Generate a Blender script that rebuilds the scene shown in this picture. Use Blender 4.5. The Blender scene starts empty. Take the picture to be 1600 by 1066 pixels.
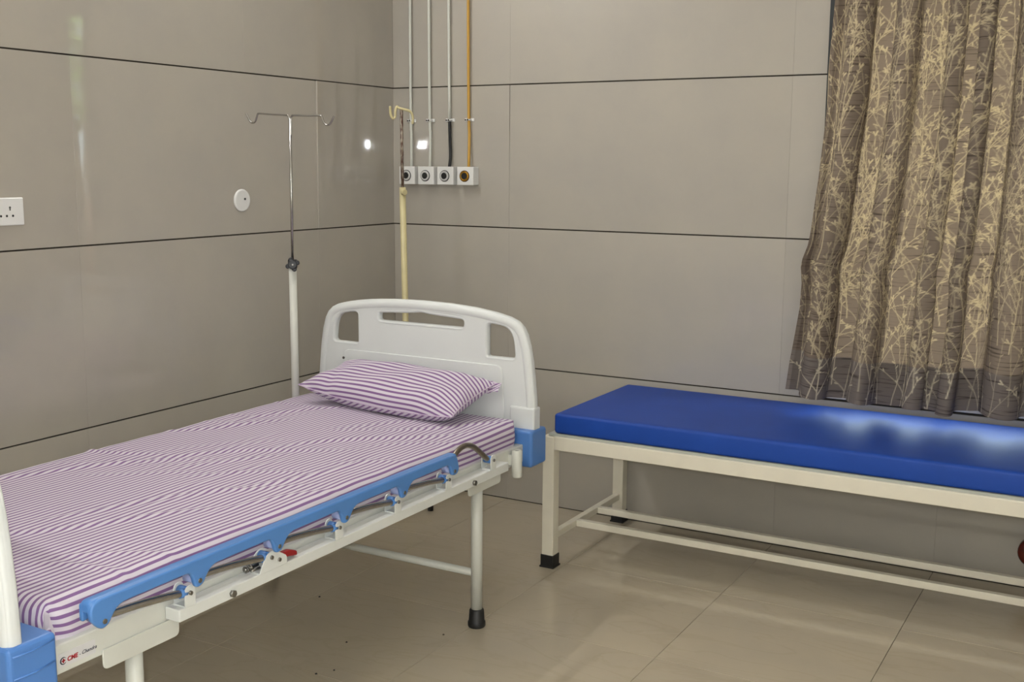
import bpy, bmesh, math, random
import numpy as np
from mathutils import Vector, Matrix

C = bpy.context.scene.collection
SC = bpy.context.scene
PI = math.pi

# ------------------------------------------------------------------ camera, world, lights, exposure
CAM = Vector((3.0089, -4.2206, 1.4707))
yaw, pitch, roll, fpx = -0.5155, -0.1554, 0.0067, 1767.1
fwd = Vector((math.sin(yaw)*math.cos(pitch), math.cos(yaw)*math.cos(pitch), math.sin(pitch)))
rgt = Vector((math.cos(yaw), -math.sin(yaw), 0))
up = rgt.cross(fwd)
r2 = math.cos(roll)*rgt + math.sin(roll)*up
u2 = -math.sin(roll)*rgt + math.cos(roll)*up
cd = bpy.data.cameras.new('camera')
cam = bpy.data.objects.new('camera', cd); C.objects.link(cam)
M = Matrix((r2, u2, -fwd)).transposed().to_4x4(); M.translation = CAM
cam.matrix_world = M
cd.sensor_fit = 'HORIZONTAL'; cd.sensor_width = 36.0; cd.lens = 36.0*fpx/1600.0
cd.clip_start = 0.02; cd.clip_end = 200
SC.camera = cam

SC.cycles.sample_clamp_indirect = 0.0
SC.view_settings.view_transform = 'Standard'
SC.view_settings.look = 'None'
SC.view_settings.gamma = 1.0
SC.view_settings.use_curve_mapping = False
SC.view_settings.exposure = 0.0

W = bpy.data.worlds.new('sky'); SC.world = W; W.use_nodes = True
bg = W.node_tree.nodes['Background']
bg.inputs[0].default_value = (0.80, 0.91, 1.0, 1); bg.inputs[1].default_value = 7.0

def lamp(name, kind, loc, energy, color=(1, 1, 1), **kw):
    l = bpy.data.lights.new(name, kind); l.energy = energy; l.color = color
    for k, v in kw.items(): setattr(l, k, v)
    o = bpy.data.objects.new(name, l); C.objects.link(o); o.location = loc
    return o

# camera flash, a little above and left of the lens
flash = lamp('camera_flash', 'POINT', CAM - 0.0155*r2 + 0.0425*u2 - 0.03*fwd, 76.0, (0.93, 0.97, 1.0), shadow_soft_size=0.018)
# tube lamp high on the left wall, running along it
tube = lamp('tube_or_fill_lamp', 'AREA', (0.075, -1.45, 2.74), 24.5, (1.0, 0.985, 0.965), shape='RECTANGLE', size=0.05, size_y=1.2)
tube.rotation_euler = (0, math.radians(-68), 0)
# added fill light at the ceiling behind the camera, standing for ambient light
fill_lamp = lamp('tube_or_fill_lamp', 'AREA', (1.9, -4.6, 2.965), 30.0, (1.0, 0.985, 0.965), shape='RECTANGLE', size=1.2, size_y=0.05)
fill_lamp.rotation_euler = (math.radians(35), 0, 0)
# sunlight on the trees outside (comes from behind the building)
sun = lamp('sun', 'SUN', (0, -3, 8), 45.0, (1.0, 0.95, 0.85), angle=0.01)
sun.rotation_euler = (math.radians(42), 0, math.radians(20))
# portal in the window opening
port = lamp('window_portal', 'AREA', (2.3625, 0.12, 1.45), 1.0, shape='RECTANGLE', size=0.87, size_y=1.7)
port.rotation_euler = (math.radians(-90), 0, 0)
port.data.cycles.is_portal = True

# ------------------------------------------------------------------ helpers
def lin(r, g, b):
    f = lambda c: c/12.92 if c <= 0.04045 else ((c+0.055)/1.055)**2.4
    return (f(r/255), f(g/255), f(b/255), 1)

def mat(name, col, rough=0.5, metal=0.0, noise=None, bump=None, spec=0.5, coat=0.0):
    m = bpy.data.materials.new(name); m.use_nodes = True
    nt = m.node_tree; b = nt.nodes['Principled BSDF']
    b.inputs['Base Color'].default_value = col
    b.inputs['Roughness'].default_value = rough
    b.inputs['Metallic'].default_value = metal
    b.inputs['Specular IOR Level'].default_value = spec
    if coat:
        b.inputs['Coat Weight'].default_value = coat; b.inputs['Coat Roughness'].default_value = 0.08
    tc = nt.nodes.new('ShaderNodeTexCoord')
    if noise:
        sc, amt = noise
        n = nt.nodes.new('ShaderNodeTexNoise'); n.inputs['Scale'].default_value = sc; n.inputs['Detail'].default_value = 5
        nt.links.new(tc.outputs['Object'], n.inputs['Vector'])
        r = nt.nodes.new('ShaderNodeValToRGB')
        r.color_ramp.elements[0].position = 0.3; r.color_ramp.elements[1].position = 0.7
        r.color_ramp.elements[0].color = tuple(c*(1-amt) for c in col[:3])+(1,)
        r.color_ramp.elements[1].color = tuple(min(1, c*(1+amt)) for c in col[:3])+(1,)
        nt.links.new(n.outputs['Fac'], r.inputs[0]); nt.links.new(r.outputs[0], b.inputs['Base Color'])
    if bump:
        sc, st = bump
        n2 = nt.nodes.new('ShaderNodeTexNoise'); n2.inputs['Scale'].default_value = sc; n2.inputs['Detail'].default_value = 3
        nt.links.new(tc.outputs['Object'], n2.inputs['Vector'])
        bp = nt.nodes.new('ShaderNodeBump'); bp.inputs['Strength'].default_value = st; bp.inputs['Distance'].default_value = 0.002
        nt.links.new(n2.outputs['Fac'], bp.inputs['Height']); nt.links.new(bp.outputs[0], b.inputs['Normal'])
    return m

def raw(name, verts, faces, m, parent=None, origin=(0, 0, 0), smooth=False, uvs=None):
    me = bpy.data.meshes.new(name)
    ox, oy, oz = origin
    me.from_pydata([(v[0]-ox, v[1]-oy, v[2]-oz) for v in verts], [], faces)
    if uvs is not None:
        ul = me.uv_layers.new(name='UVMap')
        li = np.empty(len(me.loops), dtype=np.int32); me.loops.foreach_get('vertex_index', li)
        ul.data.foreach_set('uv', np.asarray(uvs, dtype=np.float32)[li].ravel())
    me.materials.append(m)
    if smooth: me.polygons.foreach_set('use_smooth', [True]*len(me.polygons))
    me.update()
    return link(name, me, parent)

def link(name, me, parent=None):
    o = bpy.data.objects.new(name, me); C.objects.link(o)
    if parent is not None: o.parent = parent
    return o

class B:
    """collects shapes in world coordinates and links them as ONE mesh"""
    def __init__(s): s.bm = bmesh.new()
    def box(s, x0, x1, y0, y1, z0, z1, bev=0.0, seg=2, only=None):
        t = bmesh.new(); bmesh.ops.create_cube(t, size=1)
        for v in t.verts:
            v.co = Vector(((x0+x1)/2+v.co.x*(x1-x0), (y0+y1)/2+v.co.y*(y1-y0), (z0+z1)/2+v.co.z*(z1-z0)))
        if bev:
            ed = t.edges[:] if only is None else [e for e in t.edges if abs((e.verts[0].co-e.verts[1].co).normalized()[only]) > .9]
            bmesh.ops.bevel(t, geom=ed, offset=bev, segments=seg, affect='EDGES', profile=0.5)
        return s.add(t)
    def add(s, t, mx=None):
        if mx is not None: bmesh.ops.transform(t, matrix=mx, verts=t.verts)
        me = bpy.data.meshes.new('tmp'); t.to_mesh(me); t.free(); s.bm.from_mesh(me); bpy.data.meshes.remove(me)
        return s
    def mesh(s, me):
        s.bm.from_mesh(me); return s
    def tube(s, pts, r, seg=14, cap=True, rs=None):
        pts = [Vector(p) for p in pts]; n = len(pts)
        tan = []
        for i in range(n):
            a = pts[max(i-1, 0)]; b = pts[min(i+1, n-1)]
            tan.append((b-a).normalized())
        nrm = tan[0].orthogonal().normalized()
        rings = []
        for i in range(n):
            nrm = (nrm - tan[i]*nrm.dot(tan[i])).normalized(); bi = tan[i].cross(nrm)
            rr = rs[i] if rs else r
            rings.append([s.bm.verts.new(pts[i]+nrm*(rr*math.cos(2*PI*k/seg))+bi*(rr*math.sin(2*PI*k/seg))) for k in range(seg)])
        for i in range(n-1):
            for k in range(seg):
                f = s.bm.faces.new((rings[i][k], rings[i][(k+1) % seg], rings[i+1][(k+1) % seg], rings[i+1][k])); f.smooth = True
        if cap:
            s.bm.faces.new(list(reversed(rings[0]))); s.bm.faces.new(rings[-1])
        return s
    def loop(s, pts, r, seg=10, sy=1.0):
        """closed tube"""
        pts = [Vector(p) for p in pts]; n = len(pts); rings = []
        for i in range(n):
            t = (pts[(i+1) % n]-pts[i-1]).normalized()
            bi = Vector((0, 1, 0)); nn = t.cross(bi).normalized()
            rings.append([s.bm.verts.new(pts[i]+nn*(r*math.cos(2*PI*k/seg))+bi*(sy*r*math.sin(2*PI*k/seg))) for k in range(seg)])
        for i in range(n):
            for k in range(seg):
                f = s.bm.faces.new((rings[i][k], rings[i][(k+1) % seg], rings[(i+1) % n][(k+1) % seg], rings[(i+1) % n][k])); f.smooth = True
        return s
    def cyl(s, a, b, r, seg=20, r2=None, bev=0.0):
        a = Vector(a); b = Vector(b); rb = r if r2 is None else r2
        if bev:
            d = (b-a).normalized()
            return s.tube([a, a+d*bev*0.3, a+d*bev, b-d*bev, b-d*bev*0.3, b], r, seg, True, [r-bev, r-bev*0.3, r, rb, rb-bev*0.3, rb-bev])
        return s.tube([a, b], r, seg, True, [r, rb])
    def ball(s, c, r, sx=1, sy=1, sz=1):
        t = bmesh.new(); bmesh.ops.create_uvsphere(t, u_segments=16, v_segments=10, radius=r)
        for f in t.faces: f.smooth = True
        return s.add(t, Matrix.Translation(c) @ Matrix.Diagonal((sx, sy, sz, 1)))
    def build(s, name, m, parent=None, origin=(0, 0, 0), smooth=None):
        bmesh.ops.recalc_face_normals(s.bm, faces=s.bm.faces)
        bmesh.ops.translate(s.bm, verts=s.bm.verts, vec=-Vector(origin))
        me = bpy.data.meshes.new(name); s.bm.to_mesh(me); s.bm.free()
        me.materials.append(m)
        if smooth: me.polygons.foreach_set('use_smooth', [True]*len(me.polygons))
        return link(name, me, parent)

def plate(outline, holes=(), thick=0.004, bev=0.0, res=3, axis='x', at=0.0):
    """flat shape with holes; 2D coords map to (y,z) for axis x or (x,z) for axis y; thickness centred on 'at'. returns mesh"""
    cu = bpy.data.curves.new('tmp', 'CURVE'); cu.dimensions = '2D'; cu.fill_mode = 'BOTH'
    cu.extrude = max(thick/2-bev, 0.00005); cu.bevel_depth = bev; cu.bevel_resolution = res; cu.offset = -bev
    for pl in [outline]+list(holes):
        sp = cu.splines.new('POLY'); sp.points.add(len(pl)-1); sp.use_cyclic_u = True
        for p, q in zip(sp.points, pl): p.co = (q[0], q[1], 0, 1)
    o = bpy.data.objects.new('tmp', cu); C.objects.link(o)
    dg = bpy.context.evaluated_depsgraph_get(); dg.update()
    me = bpy.data.meshes.new_from_object(o.evaluated_get(dg), depsgraph=dg)
    if axis == 'x': mx = Matrix(((0, 0, 1, at), (1, 0, 0, 0), (0, 1, 0, 0), (0, 0, 0, 1)))
    else: mx = Matrix(((1, 0, 0, 0), (0, 0, -1, at), (0, 1, 0, 0), (0, 0, 0, 1)))
    me.transform(mx)
    bpy.data.objects.remove(o); bpy.data.curves.remove(cu)
    return me

def rnd_poly(pts, r, n=5):
    """round the corners of a polygon; r: number or list"""
    out = []; k = len(pts)
    for i in range(k):
        rr = r[i] if isinstance(r, (list, tuple)) else r
        p = Vector(pts[i]); a = Vector(pts[i-1]); b = Vector(pts[(i+1) % k])
        if rr <= 0: out.append(tuple(p)); continue
        da = (a-p); db = (b-p)
        la = min(rr, da.length*0.48); lb = min(rr, db.length*0.48)
        s = p+da.normalized()*la; e = p+db.normalized()*lb
        for j in range(n+1):
            t = j/n; out.append(tuple((1-t)**2*s+2*t*(1-t)*p+t*t*e))
    return out

def empty(name, label, cat, loc, group=None):
    o = bpy.data.objects.new(name, None); C.objects.link(o); o.location = loc
    o.empty_display_size = 0.1
    return tag(o, label, cat, group)

def tag(o, label, cat, group=None):
    o['label'] = label; o['category'] = cat
    if group: o['group'] = group
    return o

def struct(o):
    o['kind'] = 'structure'; return o

# ------------------------------------------------------------------ materials
def tile_mat(name, base, rough, cloud, vein=0.0, stretch=(1, 1, 1), coat_rough=0.035):
    m = bpy.data.materials.new(name); m.use_nodes = True
    nt = m.node_tree; b = nt.nodes['Principled BSDF']
    b.inputs['Roughness'].default_value = rough
    b.inputs['IOR'].default_value = 1.5
    b.inputs['Specular IOR Level'].default_value = 0.25
    b.inputs['Coat Weight'].default_value = 1.0; b.inputs['Coat Roughness'].default_value = coat_rough; b.inputs['Coat IOR'].default_value = 1.5
    g = nt.nodes.new('ShaderNodeNewGeometry')
    mp = nt.nodes.new('ShaderNodeMapping'); mp.inputs['Scale'].default_value = stretch
    nt.links.new(g.outputs['Position'], mp.inputs['Vector'])
    n = nt.nodes.new('ShaderNodeTexNoise'); n.inputs['Scale'].default_value = 3.2; n.inputs['Detail'].default_value = 7; n.inputs['Roughness'].default_value = 0.62
    nt.links.new(mp.outputs[0], n.inputs['Vector'])
    r = nt.nodes.new('ShaderNodeValToRGB')
    r.color_ramp.elements[0].position = 0.3; r.color_ramp.elements[1].position = 0.72
    lo = [c*(1-cloud) for c in base[:3]]; hi = [c*(1+cloud) for c in base[:3]]
    r.color_ramp.elements[0].color = (lo[0]*0.99, lo[1], lo[2]*1.02, 1); r.color_ramp.elements[1].color = (hi[0], hi[1], hi[2]*0.98, 1)
    nt.links.new(n.outputs['Fac'], r.inputs[0])
    last = r.outputs[0]
    # per-tile tone
    oi = nt.nodes.new('ShaderNodeObjectInfo')
    mr = nt.nodes.new('ShaderNodeMapRange'); mr.inputs[3].default_value = 0.975; mr.inputs[4].default_value = 1.025
    nt.links.new(oi.outputs['Random'], mr.inputs[0])
    mx = nt.nodes.new('ShaderNodeMix'); mx.data_type = 'RGBA'; mx.blend_type = 'MULTIPLY'; mx.inputs[0].default_value = 1.0
    nt.links.new(last, mx.inputs[6]); nt.links.new(mr.outputs[0], mx.inputs[7])
    last = mx.outputs[2]
    if vein:
        w = nt.nodes.new('ShaderNodeTexNoise'); w.inputs['Scale'].default_value = 1.7; w.inputs['Detail'].default_value = 4; w.inputs['Distortion'].default_value = 1.6
        mp2 = nt.nodes.new('ShaderNodeMapping'); mp2.inputs['Scale'].default_value = (1.0, 3.0, 1.0); mp2.inputs['Rotation'].default_value = (0, 0, 0.5)
        nt.links.new(g.outputs['Position'], mp2.inputs['Vector']); nt.links.new(mp2.outputs[0], w.inputs['Vector'])
        rr = nt.nodes.new('ShaderNodeValToRGB')
        e = rr.color_ramp.elements; e[0].position = 0.47; e[0].color = (1, 1, 1, 1); e[1].position = 0.53; e[1].color = (1, 1, 1, 1)
        e2 = rr.color_ramp.elements.new(0.5); v = 1-vein; e2.color = (v, v*0.985, v*0.96, 1)
        nt.links.new(w.outputs['Fac'], rr.inputs[0])
        m2 = nt.nodes.new('ShaderNodeMix'); m2.data_type = 'RGBA'; m2.blend_type = 'MULTIPLY'; m2.inputs[0].default_value = 1.0
        nt.links.new(last, m2.inputs[6]); nt.links.new(rr.outputs[0], m2.inputs[7]); last = m2.outputs[2]
    nt.links.new(last, b.inputs['Base Color'])
    # polished but faintly wavy
    wv = nt.nodes.new('ShaderNodeTexNoise'); wv.inputs['Scale'].default_value = 7.0; wv.inputs['Detail'].default_value = 1
    nt.links.new(g.outputs['Position'], wv.inputs['Vector'])
    bp = nt.nodes.new('ShaderNodeBump'); bp.inputs['Strength'].default_value = 0.06; bp.inputs['Distance'].default_value = 0.004
    nt.links.new(wv.outputs['Fac'], bp.inputs['Height']); nt.links.new(bp.outputs[0], b.inputs['Normal']); nt.links.new(bp.outputs[0], b.inputs['Coat Normal'])
    return m

WALL = tile_mat('wall_tile_glazed', lin(174, 168, 158), 0.30, 0.045)
FLOOR = tile_mat('floor_tile_polished', lin(190, 178, 157), 0.34, 0.05, 0.05, coat_rough=0.11)
GROUT = mat('dark_joint', lin(42, 36, 26), 0.8, noise=(40, 0.2))
FGROUT = mat('floor_joint', lin(70, 58, 44), 0.8, noise=(40, 0.2))
PLASTER = mat('white_paint', lin(226, 222, 212), 0.7, noise=(3, 0.03))
CREAM = mat('cream_powder_coat', lin(206, 207, 199), 0.38, noise=(20, 0.02), bump=(300, 0.06))
CREAM2 = mat('beige_enamel_bench', lin(222, 216, 199), 0.42, noise=(18, 0.025), bump=(200, 0.05))
WHITEM = mat('white_powder_coat', lin(216, 218, 214), 0.4, noise=(30, 0.02))
IVORY = mat('ivory_enamel', lin(206, 195, 150), 0.35, noise=(25, 0.05))
HEADP = mat('white_moulded_plastic', lin(214, 217, 216), 0.42, noise=(5, 0.015), bump=(400, 0.04))
BLUEP = mat('light_blue_plastic', lin(80, 130, 194), 0.36, noise=(12, 0.03), bump=(300, 0.05))
BLUEB = mat('blue_corner_plastic', lin(78, 124, 190), 0.38, noise=(12, 0.03), bump=(300, 0.05))
LILAC = mat('pale_blue_bushing', lin(160, 172, 215), 0.4)
STEEL = mat('stainless_steel', lin(176, 174, 172), 0.24, 1.0, noise=(60, 0.08))
DULL = mat('dull_steel_tube', lin(140, 131, 121), 0.32, 1.0, noise=(50, 0.12))
BOLT = mat('zinc_bolt', lin(140, 138, 134), 0.35, 1.0, noise=(80, 0.1))
BLACK = mat('black_rubber', lin(24, 24, 25), 0.5, noise=(40, 0.15))
KNOBB = mat('black_plastic', lin(22, 24, 30), 0.4, noise=(40, 0.1))
RED = mat('red_lever', lin(150, 22, 26), 0.4, noise=(30, 0.1))
WPL = mat('white_gloss_plastic', lin(226, 226, 224), 0.25, noise=(20, 0.015))
BLUEV = mat('blue_vinyl', lin(27, 69, 158), 0.50, noise=(9, 0.05), bump=(260, 0.10), spec=0.28)
BOARD = mat('grey_board', lin(176, 178, 170), 0.6, noise=(30, 0.05))
PIPEW = mat('white_painted_pipe', lin(206, 208, 200), 0.4, noise=(15, 0.03))
PIPEY = mat('yellow_painted_pipe', lin(196, 152, 62), 0.4, noise=(15, 0.06))
GOLD = mat('brass_ring', lin(186, 138, 48), 0.3, 0.8, noise=(40, 0.1))
CHROME = mat('pale_ring', lin(205, 205, 203), 0.35, noise=(40, 0.05))
MAROON = mat('maroon_lacquered_wood', lin(92, 34, 24), 0.25, noise=(25, 0.25))
ALU = mat('charcoal_aluminium', lin(46, 50, 52), 0.45, 0.3, noise=(40, 0.1))
GRANITE = mat('pale_sill_stone', lin(205, 202, 194), 0.3, noise=(60, 0.06))
PRINTR = mat('red_print', lin(170, 24, 40), 0.5, noise=(60, 0.05))
PRINTK = mat('navy_print', lin(28, 30, 52), 0.5, noise=(60, 0.05))
STICK = mat('clear_label', lin(206, 205, 205), 0.3, noise=(60, 0.02))
BROWN = mat('brown_wood', lin(84, 54, 34), 0.5, noise=(20, 0.2))

def rust_mat():
    m = mat('rusty_rod', lin(150, 140, 125), 0.55)
    nt = m.node_tree; b = nt.nodes['Principled BSDF']
    tc = nt.nodes.new('ShaderNodeTexCoord'); mp = nt.nodes.new('ShaderNodeMapping'); mp.inputs['Scale'].default_value = (160, 160, 45)
    n = nt.nodes.new('ShaderNodeTexNoise'); n.inputs['Scale'].default_value = 1; n.inputs['Detail'].default_value = 4
    r = nt.nodes.new('ShaderNodeValToRGB'); e = r.color_ramp.elements
    e[0].position = 0.42; e[0].color = lin(74, 42, 30); e[1].position = 0.6; e[1].color = lin(160, 150, 135)
    nt.links.new(tc.outputs['Object'], mp.inputs[0]); nt.links.new(mp.outputs[0], n.inputs[0]); nt.links.new(n.outputs['Fac'], r.inputs[0]); nt.links.new(r.outputs[0], b.inputs['Base Color'])
    return m
RUST = rust_mat()

def stripe_mat(name, period):
    m = bpy.data.materials.new(name); m.use_nodes = True
    nt = m.node_tree; b = nt.nodes['Principled BSDF']; b.inputs['Roughness'].default_value = 0.85
    b.inputs['Specular IOR Level'].default_value = 0.2
    b.inputs['Sheen Weight'].default_value = 0.15
    uv = nt.nodes.new('ShaderNodeUVMap'); uv.uv_map = 'UVMap'
    sp = nt.nodes.new('ShaderNodeSeparateXYZ'); nt.links.new(uv.outputs[0], sp.inputs[0])
    dv = nt.nodes.new('ShaderNodeMath'); dv.operation = 'DIVIDE'; dv.inputs[1].default_value = period
    nt.links.new(sp.outputs[0], dv.inputs[0])
    fr = nt.nodes.new('ShaderNodeMath'); fr.operation = 'FRACT'; nt.links.new(dv.outputs[0], fr.inputs[0])
    r = nt.nodes.new('ShaderNodeValToRGB'); e = r.color_ramp.elements
    wht = lin(210, 202, 212); pur = lin(132, 99, 146); mid = lin(184, 168, 190)
    e[0].position = 0.0; e[0].color = wht; e[1].position = 1.0; e[1].color = wht
    for p, c in ((0.27, wht), (0.30, pur), (0.70, pur), (0.73, wht)):
        k = r.color_ramp.elements.new(p); k.color = c
    nt.links.new(fr.outputs[0], r.inputs[0])
    n = nt.nodes.new('ShaderNodeTexNoise'); n.inputs['Scale'].default_value = 900; n.inputs['Detail'].default_value = 1
    nt.links.new(uv.outputs[0], n.inputs['Vector'])
    mr = nt.nodes.new('ShaderNodeMapRange'); mr.inputs[3].default_value = 0.9; mr.inputs[4].default_value = 1.1; nt.links.new(n.outputs['Fac'], mr.inputs[0])
    mx = nt.nodes.new('ShaderNodeMix'); mx.data_type = 'RGBA'; mx.blend_type = 'MULTIPLY'; mx.inputs[0].default_value = 1.0
    nt.links.new(r.outputs[0], mx.inputs[6]); nt.links.new(mr.outputs[0], mx.inputs[7]); nt.links.new(mx.outputs[2], b.inputs['Base Color'])
    bp = nt.nodes.new('ShaderNodeBump'); bp.inputs['Strength'].default_value = 0.15; bp.inputs['Distance'].default_value = 0.0006
    nt.links.new(n.outputs['Fac'], bp.inputs['Height']); nt.links.new(bp.outputs[0], b.inputs['Normal'])
    return m
SHEET = stripe_mat('striped_cotton', 0.0172)

def glass_mat():
    m = bpy.data.materials.new('window_glass'); m.use_nodes = True
    nt = m.node_tree; nt.nodes.clear()
    o = nt.nodes.new('ShaderNodeOutputMaterial'); t = nt.nodes.new('ShaderNodeBsdfTransparent'); t.inputs[0].default_value = (0.93, 0.97, 0.95, 1)
    g = nt.nodes.new('ShaderNodeBsdfGlossy'); g.inputs['Roughness'].default_value = 0.02
    x = nt.nodes.new('ShaderNodeMixShader'); x.inputs[0].default_value = 0.06; nt.links.new(t.outputs[0], x.inputs[1]); nt.links.new(g.outputs[0], x.inputs[2]); nt.links.new(x.outputs[0], o.inputs[0])
    return m
GLASS = glass_mat()

# ------------------------------------------------------------------ room shell
RX, FY, CZ = 3.62, -5.02, 3.0      # right wall, front wall, ceiling
WX0, WX1, WZ0, WZ1 = 1.925, 2.80, 0.628, 2.28   # window opening

floor = struct(B().box(-0.2, RX+0.2, FY-0.2, 0.2, -0.15, -0.006).build('floor', FGROUT))
ceiling = struct(B().box(-0.2, RX+0.2, FY-0.2, 0.2, CZ, CZ+0.12).build('ceiling', PLASTER))
wall_left = struct(B().box(-0.2, -0.006, FY-0.2, 0.2, -0.006, CZ).build('wall_left', GROUT))
wall_right = struct(B().box(RX, RX+0.2, FY-0.2, 0.2, -0.006, CZ).build('wall_right', PLASTER))
wall_front = struct(B().box(-0.006, RX, FY-0.2, FY, -0.006, CZ).build('wall_front', PLASTER))
b = B()
b.box(-0.006, WX0, 0.006, 0.2, -0.006, CZ); b.box(WX1, RX, 0.006, 0.2, -0.006, CZ)
b.box(WX0, WX1, 0.006, 0.2, -0.006, WZ0-0.024); b.box(WX0, WX1, 0.006, 0.2, WZ1, CZ)
wall_back = struct(b.build('wall_back', GROUT))

def tile_mesh(name, w, h, t, m, bev=0.0012):
    """tile lying in XY, top at z=0, corner at origin"""
    b = B().box(0, w, 0, h, -t, 0, bev, 1)
    bmesh.ops.recalc_face_normals(b.bm, faces=b.bm.faces)
    me = bpy.data.meshes.new(name); b.bm.to_mesh(me); b.bm.free(); me.materials.append(m)
    return me

# floor tiles 0.6 x 0.6
tm = tile_mesh('tile', 0.5984, 0.5984, 0.006, FLOOR, 0.0006)
rng = random.Random(4)
for i in range(int(RX/0.6)+1):
    for j in range(int(-FY/0.6)+1):
        x0 = i*0.6+0.0008; y1 = -j*0.6-0.0008
        w = min(0.5984, RX-x0-0.0008); h = min(0.5984, y1-FY-0.0008)
        me = tm if (w > 0.598 and h > 0.598) else tile_mesh('tile', w, h, 0.006, FLOOR, 0.0006)
        o = link('tile', me, floor); o.location = (x0, y1-h, rng.uniform(-0.0003, 0.0))

# wall tiles: 5 rows of 0.6, dark horizontal joints, hairline vertical joints
cache = {}
GH = 0.0052; GV = 0.00025
def wtile(wall, side, a0, a1, z0, z1, turn=0.0):
    if turn: a0 -= 0.006
    w = a1-a0-GV; h = z1-z0-GH
    key = (round(w, 4), round(h, 4))
    if key not in cache: cache[key] = tile_mesh('tile', w, h, 0.009, WALL, 0.0004)
    o = link('tile', cache[key], wall)
    if side == 'back':      # local x -> +x, local y -> +z, local z -> -y
        mx = Matrix(((1, 0, 0, a0+GV/2), (0, 0, -1, 0), (0, 1, 0, z0+GH/2), (0, 0, 0, 1)))
    else:                   # left wall: a along -y; local x -> +y
        mx = Matrix(((0, 0, 1, 0), (1, 0, 0, -a1+GV/2), (0, 1, 0, z0+GH/2), (0, 0, 0, 1)))
    if turn:        # tile set slightly out of true, hinged on its corner edge
        piv = Vector((0, 0, z0))
        lean = Matrix.Rotation(0.008, 4, 'X' if side == 'back' else 'Y')
        back = Vector((0, 0.004, 0)) if side == 'back' else Vector((-0.004, 0, 0))
        mx = Matrix.Translation(piv+back) @ Matrix.Rotation(turn, 4, 'Z') @ lean @ Matrix.Translation(-piv) @ mx
    o.matrix_world = mx
    return o
for k in range(5):
    z0, z1 = k*0.6, (k+1)*0.6
    off = 0.54 if k in (1, 2, 4) else (0.54 if k == 0 else 0.95)
    seams = [0.0, off]
    while seams[-1]+1.2 < -FY: seams.append(seams[-1]+1.2)
    seams.append(-FY)
    for a, c in zip(seams[:-1], seams[1:]):
        wtile(wall_left, 'left', a, c, z0, z1, 0.0160 if (k == 2 and a == 0) else 0.0)
    if k == 0: sb = [0, 0.6, 1.8, 2.4, 3.0, RX]
    elif k == 4: sb = [0, 0.6, 1.8, 3.0, RX]
    else: sb = [0, 0.6, 1.8, WX0]
    for a, c in zip(sb[:-1], sb[1:]):
        wtile(wall_back, 'back', a, c, z0, z1, -0.0072 if (k == 2 and a == 0) else 0.0)
    if k in (1, 2, 3): wtile(wall_back, 'back', WX1, RX, z0, z1)
wtile(wall_back, 'back', WX0, WX1, WZ1, 2.4)

# window: sill, frame, panes
win = struct(B().box(WX0, WX1, 0.0, 0.2, WZ0-0.0215, WZ0, 0.002).build('window_1', GRANITE))
b = B(); f = 0.042
b.box(WX0, WX0+f, 0.0, 0.07, WZ0, WZ1); b.box(WX1-f, WX1, 0.0, 0.11, WZ0, WZ1)
b.box(WX0+f, WX1-f, 0.03, 0.11, WZ0, WZ0+0.03); b.box(WX0+f, WX1-f, 0.03, 0.11, WZ1-f, WZ1)
b.build('window_frame', ALU, win)
B().box(2.015, 2.036, 0.03, 0.05, WZ0+0.03, WZ1-f).build('mullion', ALU, win)
B().box(2.36, 2.40, 0.045, 0.095, WZ0+0.03, WZ1-f).build('mullion', ALU, win)
B().box(WX0+f, 2.015, 0.056, 0.06, WZ0+0.03, WZ1-f).build('pane', GLASS, win)
B().box(2.036, 2.36, 0.056, 0.06, WZ0+0.03, WZ1-f).build('pane', GLASS, win)
B().box(2.40, WX1-f, 0.08, 0.084, WZ0+0.03, WZ1-f).build('pane', GLASS, win)

# outside: ground and a leafy bush seen only as a reflection in the polished tiles
struct(B().box(-6, 12, 0.25, 16, -0.5, -0.4).build('ground', mat('outside_ground', lin(150, 146, 132), 0.9, noise=(2, 0.2))))
LEAF = mat('green_leaf', lin(120, 150, 70), 0.6, noise=(6, 0.35))
tr = empty('tree', 'leafy green tree outside beyond the window', 'tree', (6.6, 3.9, -0.4))
rng = random.Random(9)
vs, fs = [], []
for i in range(2600):
    while True:
        p = Vector((rng.uniform(-1, 1), rng.uniform(-1, 1), rng.uniform(-1, 1)))
        if 0.3 < p.length < 1: break
    c = Vector((6.6+p.x*1.5, 3.9+p.y*1.2, 2.75+p.z*1.0))
    d = Vector((rng.uniform(-1, 1), rng.uniform(-1, 1), rng.uniform(-.6, .6))).normalized(); e = d.orthogonal().normalized()
    s = rng.uniform(0.07, 0.13); k = len(vs)
    vs += [c-d*s, c+e*s*0.4, c+d*s, c-e*s*0.4]; fs.append((k, k+1, k+2, k+3))
fo = raw('foliage', vs, fs, LEAF, tr, (6.6, 3.9, -0.4)); fo['kind'] = 'stuff'
B().tube([(6.6, 3.9, -0.4), (6.62, 3.92, 1.0), (6.58, 3.9, 2.6)], 0.1, 10, True, [0.13, 0.1, 0.05]).build('trunk', BROWN, tr, (6.6, 3.9, -0.4))

# ------------------------------------------------------------------ hospital bed
BO = Vector((0.8, -1.96, 0.0))
bed = empty('hospital_bed', 'white and blue hospital bed with folded blue side rail, beside the left wall', 'bed', BO)
def bp(bb, name, m, parent=None, smooth=None): return bb.build(name, m, parent or bed, BO, smooth)

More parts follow.
